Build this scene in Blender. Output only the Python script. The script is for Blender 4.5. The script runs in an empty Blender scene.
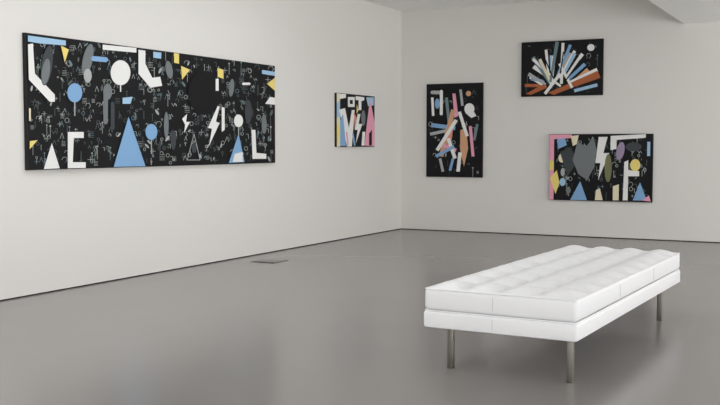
import bpy, bmesh, math, random
import numpy as np
from mathutils import Vector, Matrix

scene = bpy.context.scene
try:
    scene.view_settings.view_transform = 'Standard'
    scene.view_settings.look = 'None'
except Exception:
    pass

# ------------------------------------------------------------------ helpers
def s2l(c):
    out = []
    for v in c:
        v = v / 255.0
        out.append(v / 12.92 if v <= 0.04045 else ((v + 0.055) / 1.055) ** 2.4)
    return (*out, 1.0)

def new_mat(name, rgb, rough=0.6, metallic=0.0, spec=0.5, bump=None, var=None, coat=0.0):
    m = bpy.data.materials.new(name)
    m.use_nodes = True
    nt = m.node_tree
    b = nt.nodes['Principled BSDF']
    b.inputs['Base Color'].default_value = s2l(rgb)
    b.inputs['Roughness'].default_value = rough
    b.inputs['Metallic'].default_value = metallic
    b.inputs['Specular IOR Level'].default_value = spec
    b.inputs['Coat Weight'].default_value = coat
    tc = nt.nodes.new('ShaderNodeTexCoord')
    if var:
        sc, amt = var
        n = nt.nodes.new('ShaderNodeTexNoise')
        n.inputs['Scale'].default_value = sc
        n.inputs['Detail'].default_value = 5
        nt.links.new(tc.outputs['Object'], n.inputs['Vector'])
        r = nt.nodes.new('ShaderNodeValToRGB')
        c = s2l(rgb)
        r.color_ramp.elements[0].position = 0.3
        r.color_ramp.elements[1].position = 0.7
        r.color_ramp.elements[0].color = (c[0]*(1-amt), c[1]*(1-amt), c[2]*(1-amt), 1)
        r.color_ramp.elements[1].color = (c[0]*(1+amt), c[1]*(1+amt), c[2]*(1+amt), 1)
        nt.links.new(n.outputs['Fac'], r.inputs['Fac'])
        nt.links.new(r.outputs['Color'], b.inputs['Base Color'])
    if bump:
        sc, st, dist = bump
        n2 = nt.nodes.new('ShaderNodeTexNoise')
        n2.inputs['Scale'].default_value = sc
        n2.inputs['Detail'].default_value = 4
        nt.links.new(tc.outputs['Object'], n2.inputs['Vector'])
        bp = nt.nodes.new('ShaderNodeBump')
        bp.inputs['Strength'].default_value = st
        bp.inputs['Distance'].default_value = dist
        nt.links.new(n2.outputs['Fac'], bp.inputs['Height'])
        nt.links.new(bp.outputs['Normal'], b.inputs['Normal'])
    return m

def link(ob, parent=None):
    scene.collection.objects.link(ob)
    if parent is not None:
        ob.parent = parent
    return ob

def add_box(bm, x0, x1, y0, y1, z0, z1, mat=0):
    vs = [bm.verts.new(p) for p in [(x0,y0,z0),(x1,y0,z0),(x1,y1,z0),(x0,y1,z0),
                                    (x0,y0,z1),(x1,y0,z1),(x1,y1,z1),(x0,y1,z1)]]
    for idx in [(3,2,1,0),(4,5,6,7),(0,1,5,4),(1,2,6,5),(2,3,7,6),(3,0,4,7)]:
        f = bm.faces.new([vs[i] for i in idx]); f.material_index = mat

def boxes_obj(name, boxes, mats, parent=None, bevel=0.0):
    bm = bmesh.new()
    for b in boxes:
        add_box(bm, *b)
    me = bpy.data.meshes.new(name)
    bm.to_mesh(me); bm.free()
    for m in mats: me.materials.append(m)
    ob = link(bpy.data.objects.new(name, me), parent)
    if bevel:
        md = ob.modifiers.new('bevel', 'BEVEL'); md.width = bevel; md.segments = 4
        md.limit_method = 'ANGLE'
        for p in me.polygons: p.use_smooth = True
    return ob

# ------------------------------------------------------------------ room dimensions
XL, XR = -6.86, 4.6
YB, YF = 14.71, -4.5
ZC, ZS = 3.60, 3.14
XS = -2.376

m_wall = new_mat('wall_paint', (230, 228, 224), 0.85, spec=0.2, bump=(180, 0.05, 0.002))
m_ceil = new_mat('ceiling_paint', (248, 248, 246), 0.9, spec=0.2, bump=(150, 0.04, 0.002))
m_gap = new_mat('shadow_gap', (38, 36, 34), 0.9, spec=0.1)  # dark colour stands in for the shade in the wall-foot recess
m_frame = new_mat('window_frame_metal', (60, 62, 64), 0.4, 0.7)

# polished resin floor
m_floor = new_mat('polished_resin_floor', (137, 134, 131), 0.22, spec=0.55, var=(0.5, 0.025))

T = 0.2
SK = (-5.9, -3.3, 0.5, 10.5)   # unseen opening added in the high ceiling to light the walls
boxes_obj('floor', [(XL-T, XR+T, YF-T, YB+T, -0.2, 0.0)], [m_floor])
boxes_obj('ceiling', [(XL-T, SK[0], YF-T, YB+T, ZC, ZC+0.2), (SK[1], XS, YF-T, YB+T, ZC, ZC+0.2),
                      (SK[0], SK[1], YF-T, SK[2], ZC, ZC+0.2), (SK[0], SK[1], SK[3], YB+T, ZC, ZC+0.2),
                      (XS, XR+T, YF-T, YB+T, ZS, ZC+0.2)], [m_ceil])
G = 0.012
boxes_obj('wall_left', [(XL-T, XL, YF-T, YB, G, ZC)], [m_wall])
boxes_obj('wall_back', [(XL-T, XR+T, YB, YB+T, G, ZC)], [m_wall])
boxes_obj('baseboard_left', [(XL-T, XL-0.012, YF, YB, 0.0, G)], [m_gap])  # recessed dark strip, the gap's shade put into its colour
boxes_obj('baseboard_back', [(XL-T, XR+T, YB+0.012, YB+T, 0.0, G)], [m_gap])

# right wall : piers, sill and header with glazed bays
bays = [(-3.6, -0.4), (0.2, 3.4), (4.0, 7.2), (7.8, 11.0), (11.4, 14.3)]  # last bay is unseen, added to spread light to the far walls
bx = []
edges = [YF-T] + [v for p in bays for v in p] + [YB]
for i in range(0, len(edges), 2):
    bx.append((XR, XR+T, edges[i], edges[i+1], 0, ZS))
for (a0, a1) in bays:
    bx.append((XR, XR+T, a0, a1, 0, 0.12)); bx.append((XR, XR+T, a0, a1, 3.0, ZS))
boxes_obj('wall_right', bx, [m_wall])
# front wall (behind the viewer) with wide windows
fb = [(-5.6, -2.6), (-2.0, 1.0), (1.6, 4.0)]
bx = []
edges = [XL] + [v for p in fb for v in p] + [XR]
for i in range(0, len(edges), 2):
    bx.append((edges[i], edges[i+1], YF-T, YF, 0, ZS))
for (a0, a1) in fb:
    bx.append((a0, a1, YF-T, YF, 0, 0.12)); bx.append((a0, a1, YF-T, YF, 3.0, ZS))
bx.append((XL, XS, YF-T, YF, ZS, ZC))
boxes_obj('wall_front', bx, [m_wall])

m_glass = bpy.data.materials.new('window_glass'); m_glass.use_nodes = True
nt = m_glass.node_tree; nt.nodes.clear()
o = nt.nodes.new('ShaderNodeOutputMaterial'); mx = nt.nodes.new('ShaderNodeMixShader')
t_ = nt.nodes.new('ShaderNodeBsdfTransparent'); g_ = nt.nodes.new('ShaderNodeBsdfGlossy')
g_.inputs['Roughness'].default_value = 0.02; mx.inputs['Fac'].default_value = 0.07
nt.links.new(t_.outputs[0], mx.inputs[1]); nt.links.new(g_.outputs[0], mx.inputs[2]); nt.links.new(mx.outputs[0], o.inputs['Surface'])

def area(name, loc, rot, sx, sy, power, col=(1, 1, 1)):
    l = bpy.data.lights.new(name, 'AREA'); l.shape = 'RECTANGLE'; l.size = sx; l.size_y = sy
    l.energy = power; l.color = col
    ob = link(bpy.data.objects.new(name, l)); ob.location = loc; ob.rotation_euler = rot
    return ob

LS = 0.54
P_RIGHT = [150*LS, 150*LS, 180*LS, 240*LS, 560*LS]; P_FRONT = 215*LS; P_TOP_FILL = 190*LS
TILT = [106, 106, 106, 112, 122]
DAY = (1.0, 0.995, 0.985)
k = 1
for bi, (a0, a1) in enumerate(bays):
    mid = (a0+a1)/2; w = 0.05
    fr = [(XR+.05, XR+.13, a0, a0+w, .12, 3.0, 0), (XR+.05, XR+.13, a1-w, a1, .12, 3.0, 0),
          (XR+.05, XR+.13, a0+w, a1-w, .12, .12+w, 0), (XR+.05, XR+.13, a0+w, a1-w, 3.0-w, 3.0, 0),
          (XR+.05, XR+.13, mid-w/2, mid+w/2, .12+w, 3.0-w, 0),
          (XR+.085, XR+.095, a0+w, mid-w/2, .12+w, 3.0-w, 1), (XR+.085, XR+.095, mid+w/2, a1-w, .12+w, 3.0-w, 1)]
    boxes_obj('window_%d' % k, fr, [m_frame, m_glass]); k += 1
    tl = TILT[bi]
    area('daylight', (XR+0.30+1.4*math.sin(math.radians(tl-90)), mid, 1.5), (0, math.radians(tl), 0), 2.8, a1-a0, P_RIGHT[bi], DAY)
for (a0, a1) in fb:
    mid = (a0+a1)/2; w = 0.05; y = YF-.13
    fr = [(a0, a0+w, y, y+.08, .12, 3.0, 0), (a1-w, a1, y, y+.08, .12, 3.0, 0),
          (a0+w, a1-w, y, y+.08, .12, .12+w, 0), (a0+w, a1-w, y, y+.08, 3.0-w, 3.0, 0),
          (mid-w/2, mid+w/2, y, y+.08, .12+w, 3.0-w, 0),
          (a0+w, mid-w/2, y+.035, y+.045, .12+w, 3.0-w, 1), (mid+w/2, a1-w, y+.035, y+.045, .12+w, 3.0-w, 1)]
    boxes_obj('window_%d' % k, fr, [m_frame, m_glass]); k += 1
    area('daylight', (mid, YF-0.7, 1.5), (math.radians(100), 0, 0), a1-a0, 2.8, P_FRONT, DAY)
# added skylight, out of view: bars, glass and a lamp washing the walls
fr = []
for j in range(6):
    yy = SK[2] + (SK[3]-SK[2])*j/5
    y0_ = min(max(yy-.03, SK[2]), SK[3]-.06)
    fr.append((SK[0], SK[1], y0_, y0_+.06, ZC+.08, ZC+.16, 0))
for j in range(5):
    fr.append((SK[0], SK[1], SK[2]+(SK[3]-SK[2])*j/5+.06, SK[2]+(SK[3]-SK[2])*(j+1)/5-.06, ZC+.115, ZC+.125, 1))
boxes_obj('window_%d' % k, fr, [m_frame, m_glass])
area('daylight', ((SK[0]+SK[1])/2, (SK[2]+SK[3])/2, ZC+0.35), (0, 0, 0), SK[1]-SK[0], SK[3]-SK[2], P_TOP_FILL, DAY)

w = bpy.data.worlds.new('overcast_sky'); scene.world = w; w.use_nodes = True
bg = w.node_tree.nodes['Background']; bg.inputs['Color'].default_value = (0.96, 0.98, 1.0, 1); bg.inputs['Strength'].default_value = 1.0

# ------------------------------------------------------------------ floor outlet cover
m_steel_d = new_mat('outlet_rim', (48, 46, 44), 0.6, 0.0)
m_lid = new_mat('outlet_lid', (134, 132, 128), 0.4, 0.0)
ob = boxes_obj('floor_outlet_cover', [(-0.165, 0.165, -0.165, 0.165, 0, 0.003, 0), (-0.145, 0.145, -0.115, 0.15, 0.003, 0.006, 1),
                                 (-0.05, 0.05, -0.158, -0.125, 0.003, 0.007, 0)], [m_steel_d, m_lid])
ob.location = (-6.35, 9.88, 0.0)

# ------------------------------------------------------------------ paintings
PAL = {
 'black': (15,15,19), 'white': (240,240,238), 'cream': (236,226,196), 'blue': (134,176,218), 'lblue': (166,202,230),
 'grey': (120,126,128), 'dgrey': (66,71,75), 'lgrey': (178,182,182), 'yellow': (240,220,130), 'pink': (238,166,190),
 'tan': (214,166,130), 'brown': (178,102,64), 'olive': (124,124,90), 'line': (170,178,172), 'line2': (98,108,106),
 'salmon': (230,150,130), 'purple': (160,145,172), 'edge': (34,34,36), 'teal': (118,140,146)}
PM = {kk: new_mat('paint_'+kk, vv, 0.6, spec=0.25) for kk, vv in PAL.items()}
KEYS = list(PAL.keys())

def homography(src):
    dst = [(0,1),(1,1),(1,0),(0,0)]
    A = []; B = []
    for (x,y),(u,v) in zip(src,dst):
        A.append([x,y,1,0,0,0,-u*x,-u*y]); B.append(u)
        A.append([0,0,0,x,y,1,-v*x,-v*y]); B.append(v)
    h = np.linalg.solve(np.array(A,float), np.array(B,float))
    return h

class Art:
    """Flat painted shapes; the sketch grid is rectified onto the unit canvas."""
    def __init__(self, corners):
        self.h = homography(corners); self.shapes = []
    def uv(self, p):
        h = self.h; x, y = p
        d = h[6]*x + h[7]*y + 1
        return ((h[0]*x+h[1]*y+h[2])/d, (h[3]*x+h[4]*y+h[5])/d)
    def poly(self, col, *pts):
        q = [self.uv(p) for p in pts]
        q = [(min(max(u, .004), .996), min(max(v, .006), .994)) for u, v in q]
        self.shapes.append((col, q))
    def ell(self, col, cx, cy, rx, ry, rot=0, n=28, a0=0, a1=360):
        r = math.radians(rot); pts = []
        full = abs(a1-a0) >= 360
        for i in range(n if full else n+1):
            a = math.radians(a0 + (a1-a0)*i/n)
            x = rx*math.cos(a); y = ry*math.sin(a)
            pts.append((cx+x*math.cos(r)-y*math.sin(r), cy+x*math.sin(r)+y*math.cos(r)))
        self.poly(col, *pts)
    def bar(self, col, x0, y0, x1, y1, w, w2=None, cap=False):
        w2 = w if w2 is None else w2
        L = math.hypot(x1-x0, y1-y0) or 1e-6
        nx, ny = -(y1-y0)/L/2, (x1-x0)/L/2
        if not cap:
            self.poly(col, (x0+nx*w,y0+ny*w),(x1+nx*w2,y1+ny*w2),(x1-nx*w2,y1-ny*w2),(x0-nx*w,y0-ny*w))
        else:
            a = math.atan2(y1-y0, x1-x0); pts = []
            for i in range(9):
                t = a - math.pi/2 + math.pi*i/8
                pts.append((x1+math.cos(t)*w2/2, y1+math.sin(t)*w2/2))
            for i in range(9):
                t = a + math.pi/2 + math.pi*i/8
                pts.append((x0+math.cos(t)*w/2, y0+math.sin(t)*w/2))
            self.poly(col, *pts)
    def path(self, col, pts, w, closed=False):
        n = len(pts)
        for i in range(n if closed else n-1):
            a = pts[i]; b2 = pts[(i+1) % n]
            self.bar(col, a[0], a[1], b2[0], b2[1], w)
    def ring(self, col, cx, cy, rx, ry, w):
        pts = [(cx+rx*math.cos(2*math.pi*i/14), cy+ry*math.sin(2*math.pi*i/14)) for i in range(14)]
        self.path(col, pts, w, True)

def doodles(A, x0, x1, top, bot, n, seed, s=3.2, lw=0.55, cols=('line','line','line2','line2','lgrey','teal')):
    R = random.Random(seed)
    for i in range(n):
        x = R.uniform(x0, x1); yt = top(x)+3; yb = bot(x)-3
        y = R.uniform(yt, yb); c = R.choice(cols); r = R.uniform(.5, 1.3)*s; k = R.randrange(11)
        if k == 0: A.ring(c, x, y, r*.7, r*.8, lw)
        elif k == 1: A.path(c, [(x-r,y),(x+r,y)], lw); A.path(c, [(x,y-r),(x,y+r)], lw)
        elif k == 2: A.path(c, [(x-r*.7,y+r),(x,y-r),(x+r*.7,y+r)], lw)
        elif k == 3: A.path(c, [(x-r,y-r*.6),(x-r*.4,y+r*.6),(x+r*.2,y-r*.6),(x+r*.8,y+r*.6)], lw)
        elif k == 4: A.path(c, [(x-r*.5,y-r),(x+r*.5,y-r),(x+r*.5,y+r)], lw)
        elif k == 5:
            for j in range(4): A.path(c, [(x-r,y-r+j*r*.6),(x+r*.8,y-r+j*r*.6)], lw*.8)
        elif k == 6: A.path(c, [(x,y-r*2.2),(x,y+r*2.2)], lw); A.ell(c, x, y-r*2.2, r*.35, r*.35, n=8)
        elif k == 7: A.ell(c, x, y, r*.4, r*1.1, R.uniform(-50,50), n=12)
        elif k == 8: A.path(c, [(x-r,y),(x-r*.5,y-r),(x+r*.5,y-r),(x+r,y),(x+r*.3,y+r*.9)], lw)
        elif k == 9: A.bar('dgrey', x, y-r*1.6, x, y+r*1.6, r*.5, cap=True)
        else: A.ring(c, x, y, r*.5, r*.5, lw); A.path(c, [(x,y+r*.5),(x,y+r*2)], lw)

def make_painting(name, art, wall, a0, a1, z0, z1, depth=0.035):
    bm = bmesh.new()
    def P(u, v, off):
        a = a0 + (a1-a0)*u; z = z0 + (z1-z0)*v
        return (XL+off, a, z) if wall == 'left' else (a, YB-off, z)
    if wall == 'left': add_box(bm, XL+.001, XL+depth, a0, a1, z0, z1, KEYS.index('edge'))
    else: add_box(bm, a0, a1, YB-depth, YB-.001, z0, z1, KEYS.index('edge'))
    off = depth + 0.0005
    art.shapes.insert(0, ('black', [(.003,.006),(.997,.006),(.997,.994),(.003,.994)]))
    step = min(0.00012, 0.014/len(art.shapes))
    for col, q in art.shapes:
        vs = [bm.verts.new(P(u, v, off)) for u, v in q]
        try:
            f = bm.faces.new(vs); f.material_index = KEYS.index(col)
        except Exception: pass
        off += step
    me = bpy.data.meshes.new(name); bm.to_mesh(me); bm.free()
    for kk in KEYS: me.materials.append(PM[kk])
    return link(bpy.data.objects.new(name, me))

# --- large horizontal canvas
A = Art([(22,33),(274,66),(274,163),(25,170)])
top = lambda x: 30.1+.131*x
bot = lambda x: 170.7-.028*x
doodles(A, 27, 270, top, bot, 700, 4, 2.3, 0.42)
A.ell('black', 202, 93, 17, 22, n=36)
A.poly('lblue', (24,36),(62,41),(62,46),(36,44),(24,42))
A.poly('white', (24,45),(29,44),(30,60),(31,74),(51,95),(51,102),(46,102),(25,80))
A.ell('dgrey', 43, 66, 5.5, 20, 8)
A.ell('grey', 42, 72, 4, 13, 8)
A.poly('yellow', (57,46),(65,50),(61,63))
A.ell('grey', 84, 60, 5, 16, 12); A.ell('lgrey', 84, 76, 4, 7)
A.ell('blue', 71, 93, 7.5, 9.5); A.bar('lgrey', 71, 102, 71, 116, 1.2)
A.poly('white', (99,45),(133,48),(133,53),(99,50))
A.bar('blue', 90, 59, 102, 60, 5, cap=True)
A.ell('white', 117, 73, 10, 12.5); A.bar('white', 117, 84, 117, 92, 1.2)
A.poly('white', (135,50),(142,51),(142,64),(149,78),(157,77),(159,86),(147,88),(135,74))
A.poly('lblue', (150,52),(158,53),(158,59),(150,58))
A.ell('grey', 166, 70, 3.5, 9, -10)
A.poly('yellow', (171,53),(176,54),(176,64),(171,63)); A.poly('yellow', (178,66),(187,70),(179,80))
A.ell('grey', 104, 92, 4.5, 8); A.bar('grey', 102, 92, 102, 122, 4.5, cap=True); A.bar('dgrey', 109, 104, 109, 128, 4, cap=True)
A.poly('cream', (24,108),(27,109),(27,121),(24,121))
A.poly('yellow', (26,141),(34,140),(26,149))
A.poly('white', (40,169),(48,143),(56,168))
A.poly('white', (64,132),(80,132),(80,138),(70,138),(69,162),(82,162),(82,168),(64,168))
A.poly('blue', (110,168),(125,117),(142,166))
A.ell('blue', 148, 132, 6, 8); A.bar('lgrey', 148, 139, 148, 154, 1)
A.poly('lblue', (119,98),(129,97),(127,104),(119,104))
A.ell('grey', 163, 125, 2.4, 13); A.ell('dgrey', 170, 140, 2.6, 10)
A.path('lgrey', [(184,160),(191,134),(197,160)], .6, True)
A.poly('white', (179,119),(184,114),(183,122),(187,122),(181,133),(182,125))
A.ell('dgrey', 191, 148, 2.5, 5)
A.poly('white', (215,106),(217,107),(213,122),(217,123),(206,146),(209,129),(205,128))
A.poly('white', (213,79),(216,79),(216,91),(213,91)); A.poly('yellow', (215,68),(221,70),(221,79),(215,77))
A.poly('white', (219,107),(222,108),(222,130),(219,132))
A.poly('blue', (226,163),(236,134),(242,162)); A.poly('white', (232,154),(240,152),(240,162),(230,162))
A.ell('white', 236, 121, 4.6, 6.3); A.bar('lgrey', 236, 127, 236, 136, .9)
A.ell('grey', 229, 88, 2.6, 9, 6); A.ell('dgrey', 246, 112, 3.6, 12)
A.poly('white', (249,130),(253,130),(254,153),(264,154),(264,159),(250,159))
A.poly('lblue', (260,70),(273,72),(273,76),(260,74)); A.poly('yellow', (265,84),(273,78),(273,91))
A.poly('white', (263,104),(268,97),(273,98),(273,105)); A.ell('grey', 262, 125, 2.6, 9)
A.bar('white', 241, 84, 247, 84, 2.6, cap=True)
make_painting('painting', A, 'left', 6.54, 10.77, 1.168, 2.422)

# --- small canvas, left wall
A = Art([(334.5,93),(374,96),(374,147.5),(334.5,147)])
A.poly('cream', (334,93),(338,93),(338,147),(334,147))
A.poly('white', (338,94),(344,94),(344,98),(338,99)); A.poly('white', (346,97),(353,97),(353,107),(346,107)); A.poly('black',(348,100),(351,100),(351,104),(348,104))
A.poly('white', (354,96),(363,97),(363,100),(360,101),(360,110),(357,110),(357,100),(354,100))
A.poly('lblue', (334.5,104),(338,100),(338,116),(334.5,118)); A.poly('yellow', (334.5,122),(338.5,130),(334.5,146))
A.poly('white', (337,110),(343,108),(347,128),(350,110),(353,110),(350,147),(345,147))
A.poly('blue', (338,120),(341,114),(344,146),(338,146)); A.bar('pink', 344.5, 132, 346, 146, 1.6)
A.poly('lblue', (365,97),(373,97),(373,105),(367,106))
A.poly('pink', (363,146),(369,98),(374,122),(374,147))
A.poly('salmon', (352,112),(355,118),(353,130)); A.poly('yellow', (355,104),(357,110),(355,114))
A.poly('white', (356,114),(359,114),(357,124),(361,124),(354,144),(356,130),(353,130))
A.ell('grey', 362, 118, 2.2, 8); A.poly('white', (361,132),(364,132),(363,146),(360,146))
A.poly('black', (368,134),(371,130),(371,146),(368,146))
A.bar('blue', 351, 134, 353, 146, 1.6)
make_painting('painting', A, 'left', 12.43, 13.66, 1.372, 2.155)

# --- tall canvas, back wall
A = Art([(427,85),(483,83),(483,177),(427,176)])
doodles(A, 430, 480, lambda x: 85, lambda x: 176, 50, 9, 2.0, 0.42, ('line','line2','dgrey'))
A.bar('lgrey', 433, 93, 440, 93, 3.5, cap=True); A.bar('white', 433, 98, 434, 116, 2.5)
A.ell('blue', 438, 104, 2.4, 5); A.bar('white', 442, 92, 442, 114, 3, cap=True)
A.bar('teal', 447, 98, 450, 124, 3)
A.poly('pink', (453,94),(456,94),(459,116),(455,118))
A.bar('lgrey', 461, 90, 463, 106, 2.5); A.ell('tan', 469, 94, 2.6, 2.6)
A.ell('white', 470, 109, 5, 5.5); A.poly('white', (470,104),(477,116),(472,118),(466,113))
A.bar('blue', 432, 125, 456, 128, 4); A.bar('lgrey', 431, 134, 450, 130, 3)
A.bar('tan', 454, 110, 442, 156, 4.5); A.bar('salmon', 452, 128, 449, 150, 4)
A.bar('white', 457, 120, 438, 150, 3.5); A.bar('pink', 444, 145, 457, 150, 3.5)
A.bar('white', 449, 138, 456, 158, 3.5); A.bar('blue', 437, 156, 455, 146, 3.2)
A.poly('tan', (461,130),(467,128),(469,148),(465,166),(461,150))
A.bar('pink', 471, 126, 474, 156, 3); A.bar('teal', 478, 124, 475, 140, 2.6)
A.bar('white', 460, 112, 468, 136, 3.2); A.bar('white', 461, 152, 459, 171, 3.5)
A.bar('blue', 454, 158, 451, 170, 2.6); A.bar('lgrey', 441, 158, 444, 171, 2.6)
A.bar('black', 457, 126, 459, 150, 1.5)
make_painting('painting', A, 'back', -6.385, -5.415, 0.882, 2.388)

# --- upper canvas: shards fanning up and out from the lower middle-left
A = Art([(521,43),(602,39),(602,95),(521,97)])
doodles(A, 524, 598, lambda x: 43, lambda x: 94, 40, 3, 2.0, 0.42, ('line','line2','dgrey'))
R = random.Random(8)
cx, cy = 556, 88
cols = ['brown','white','blue','lgrey','white','teal','white','blue','cream','white','lblue','white','teal','white','blue','lgrey','white','lblue','white','tan','blue','white','brown']
for i, c in enumerate(cols):
    a = math.radians(-172 + 152*i/(len(cols)-1) + R.uniform(-7, 7))
    tt = i/(len(cols)-1)
    rx = (30 + 14*tt)*R.uniform(.75, 1.05); ry = 46*R.uniform(.65, 1.0)
    s0 = R.uniform(.05, .45)
    jx, jy = R.uniform(-6, 7), R.uniform(-3, 3)
    A.bar(c, cx+jx+math.cos(a)*rx*s0, cy+jy+math.sin(a)*ry*s0, cx+math.cos(a)*rx, cy+math.sin(a)*ry, R.uniform(1.8, 3.0), R.uniform(2.8, 4.2))
A.poly('brown', (548,93),(597,71),(600,78),(574,87),(554,95)); A.poly('brown', (526,94),(544,84),(547,88),(531,95))
A.bar('white', 545, 94, 560, 74, 3); A.bar('white', 559, 64, 572, 88, 2.6); A.bar('lblue', 574, 91, 597, 85, 3.2)
A.ell('white', 590, 48, 3.6, 3.4)
for x0, y0, x1, y1 in [(545,60,553,78),(580,60,566,80),(563,52,560,74),(535,72,548,84)]: A.bar('black', x0, y0, x1, y1, 1.2)
make_painting('painting', A, 'back', -4.787, -3.521, 2.147, 2.985)

# --- lower canvas, back wall
A = Art([(549,134),(653,134),(653,202),(549,200)])
doodles(A, 556, 648, lambda x: 135, lambda x: 200, 150, 12, 2.0, 0.42)
A.poly('pink', (549,134),(572,134),(572,138),(554,139),(554,200),(549,200))
A.poly('blue', (557,139),(565,138),(567,145),(558,149)); A.poly('cream', (571,136),(579,135),(577,144),(573,146))
A.poly('yellow', (550,178),(557,170),(560,183),(556,194)); A.poly('yellow', (549,160),(554,161),(554,170),(549,170))
A.ell('cream', 562, 158, 3.5, 4.5); A.ell('lgrey', 563, 172, 2, 4)
A.poly('dgrey', (560,152),(571,147),(578,162),(568,176))
A.poly('grey', (578,141),(586,147),(594,137),(597,150),(595,167),(588,180),(579,174),(573,160))
A.ell('lblue', 563, 182, 3, 4); A.ell('grey', 569, 190, 2.5, 3.5)
A.poly('blue', (571,200),(581,181),(588,200))
A.poly('white', (599,137),(608,137),(604,153),(610,153),(599,180),(601,163),(596,163))
A.poly('white', (611,136),(646,134),(646,138),(617,140),(617,149),(611,150))
A.ell('olive', 609, 168, 3.6, 14); A.ell('purple', 621, 151, 4, 9, 10)
A.ell('dgrey', 634, 147, 8, 4.5)
A.poly('white', (625,162),(629,160),(629,170),(640,171),(640,176),(629,176),(629,200),(624,200))
A.poly('cream', (614,186),(620,184),(620,200),(614,200)); A.poly('cream', (597,190),(601,188),(604,200),(596,200))
A.ell('yellow', 636, 165, 5, 6); A.poly('blue', (634,200),(641,182),(648,200))
A.bar('lblue', 649, 142, 649, 156, 3); A.poly('pink', (643,200),(650,195),(652,201))
make_painting('painting', A, 'back', -4.325, -2.773, 0.556, 1.566)

# ------------------------------------------------------------------ upholstered bench
m_leather = new_mat('white_leather', (246, 246, 248), 0.36, spec=0.45, bump=(9, 0.2, 0.012))
m_seam = new_mat('leather_seam', (205, 205, 206), 0.5)
m_steel = new_mat('brushed_steel', (125, 121, 114), 0.38, 0.9)
bench = bpy.data.objects.new('upholstered_bench', None); link(bench)
bench.location = (-1.892, 6.98, 0); bench.rotation_euler = (0, 0, math.radians(-2.2))
W, L = 0.98, 2.86
Z0, Z1, Z2 = 0.258, 0.366, 0.520

boxes_obj('base_box', [(-W/2-.004, W/2+.004, -L/2-.004, L/2+.004, Z0, Z1)], [m_leather], bench, 0.02)
boxes_obj('mattress_body', [(-W/2, W/2, -L/2, L/2, Z1+.002, Z2-.012)], [m_leather], bench, 0.028)

# tufted top
NX, NY, S = 4, 9, 24
bm = bmesh.new()
nx, ny = NX*S, NY*S
mg = 0.014
def groove(d, wd=0.10):
    return 1-math.exp(-(d/wd)**1.1)
def hz(i, j):
    u = i/S; v = j/S
    du = abs(u-round(u)); dv = abs(v-round(v))
    h = 0.040*groove(du, .13)*groove(dv, .17)*(0.45+0.55*math.sin(math.pi*(u % 1))*math.sin(math.pi*(v % 1)))
    if 0 < round(u) < NX and 0 < round(v) < NY:
        h -= 0.008*math.exp(-(du*du+dv*dv)/0.012)
    return Z2 - 0.016 + h
grid = [[bm.verts.new((-W/2+mg+(W-2*mg)*i/nx, -L/2+mg+(L-2*mg)*j/ny, hz(i, j))) for j in range(ny+1)] for i in range(nx+1)]
for i in range(nx):
    for j in range(ny):
        f = bm.faces.new((grid[i][j], grid[i+1][j], grid[i+1][j+1], grid[i][j+1])); f.smooth = True
        # seam strips along the channel bottoms; groove shade put into their darker colour
        if (i % S in (0, S-1) and 1 < i < nx-2) or (j % S in (0, S-1) and 1 < j < ny-2): f.material_index = 1
me = bpy.data.meshes.new('tufted_top'); bm.to_mesh(me); bm.free(); me.materials.append(m_leather); me.materials.append(m_seam)
link(bpy.data.objects.new('tufted_top', me), bench)
# covered buttons at the seam crossings
bm = bmesh.new()
for i in range(1, NX):
    for j in range(1, NY):
        x = -W/2+mg+(W-2*mg)*i/NX; y = -L/2+mg+(L-2*mg)*j/NY
        bmesh.ops.create_uvsphere(bm, u_segments=12, v_segments=8, radius=1.0,
            matrix=Matrix.Translation((x, y, Z2-.017)) @ Matrix.Diagonal((.014, .014, .010, 1)))
for f in bm.faces: f.smooth = True
me = bpy.data.meshes.new('buttons'); bm.to_mesh(me); bm.free(); me.materials.append(m_leather)
link(bpy.data.objects.new('buttons', me), bench)

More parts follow.
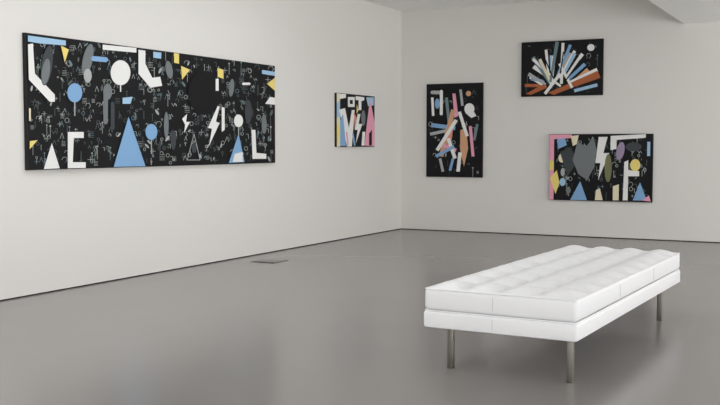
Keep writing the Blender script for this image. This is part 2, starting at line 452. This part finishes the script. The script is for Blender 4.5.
def tube(name, pts, r, mat, closed=False, parent=bench):
    cu = bpy.data.curves.new(name, 'CURVE'); cu.dimensions = '3D'; cu.bevel_depth = r; cu.bevel_resolution = 3
    sp = cu.splines.new('POLY'); sp.points.add(len(pts)-1)
    for p, q in zip(sp.points, pts): p.co = (*q, 1)
    sp.use_cyclic_u = closed
    cu.materials.append(mat)
    return link(bpy.data.objects.new(name, cu), parent)
def rrect(hx, hy, z, r=.02):
    pts = []
    for cx_, cy_, a in [(hx-r, hy-r, 0), (-hx+r, hy-r, 90), (-hx+r, -hy+r, 180), (hx-r, -hy+r, 270)]:
        for i in range(5):
            t = math.radians(a+90*i/4); pts.append((cx_+r*math.cos(t), cy_+r*math.sin(t), z))
    return pts
tube('piping_top', rrect(W/2-.005, L/2-.005, Z2-.018), .005, m_leather, True)
tube('piping_middle', rrect(W/2-.004, L/2-.004, Z1+.001), .005, m_leather, True)
tube('piping_bottom', rrect(W/2+.000, L/2+.000, Z0+.010), .004, m_leather, True)
e = .0005
for i, (x, y) in enumerate([(0, -1), (0, 1)]):
    yy = y*(L/2+e)
    tube('seam_end_%d' % (i+1), [(-.03, yy, Z1+.03), (-.03, yy, Z2-.04)], .0015, m_seam)
    tube('seam_end_low_%d' % (i+1), [(-.03, yy+y*.004, Z0+.02), (-.03, yy+y*.004, Z1-.02)], .0015, m_seam)
n_ = 0
for sx in (-1, 1):
    for yy in (-L/6, L/6):
        n_ += 1
        tube('seam_side_%d' % n_, [(sx*(W/2+e), yy, Z1+.03), (sx*(W/2+e), yy, Z2-.04)], .0015, m_seam)
# legs: square steel posts
lxl = -0.34; lxr = 0.43; lyf = -L/2+.085; lyb = L/2-.42; hw = .018
legs = [(lxl, lyf), (lxr, lyf), (lxl, lyb), (lxr-.01, lyb)]
for i, (x, y) in enumerate(legs):
    boxes_obj('leg_%d' % (i+1), [(x-hw, x+hw, y-hw, y+hw, 0, Z0-.001)], [m_steel], bench, 0.002)

# ------------------------------------------------------------------ camera
cam = bpy.data.cameras.new('camera'); cam.sensor_width = 36; cam.lens = 36*975/720
co = link(bpy.data.objects.new('camera', cam))
co.location = (0, 0, 1.4)
co.rotation_euler = (math.radians(90-3.375), 0, math.radians(27.4))
scene.camera = co
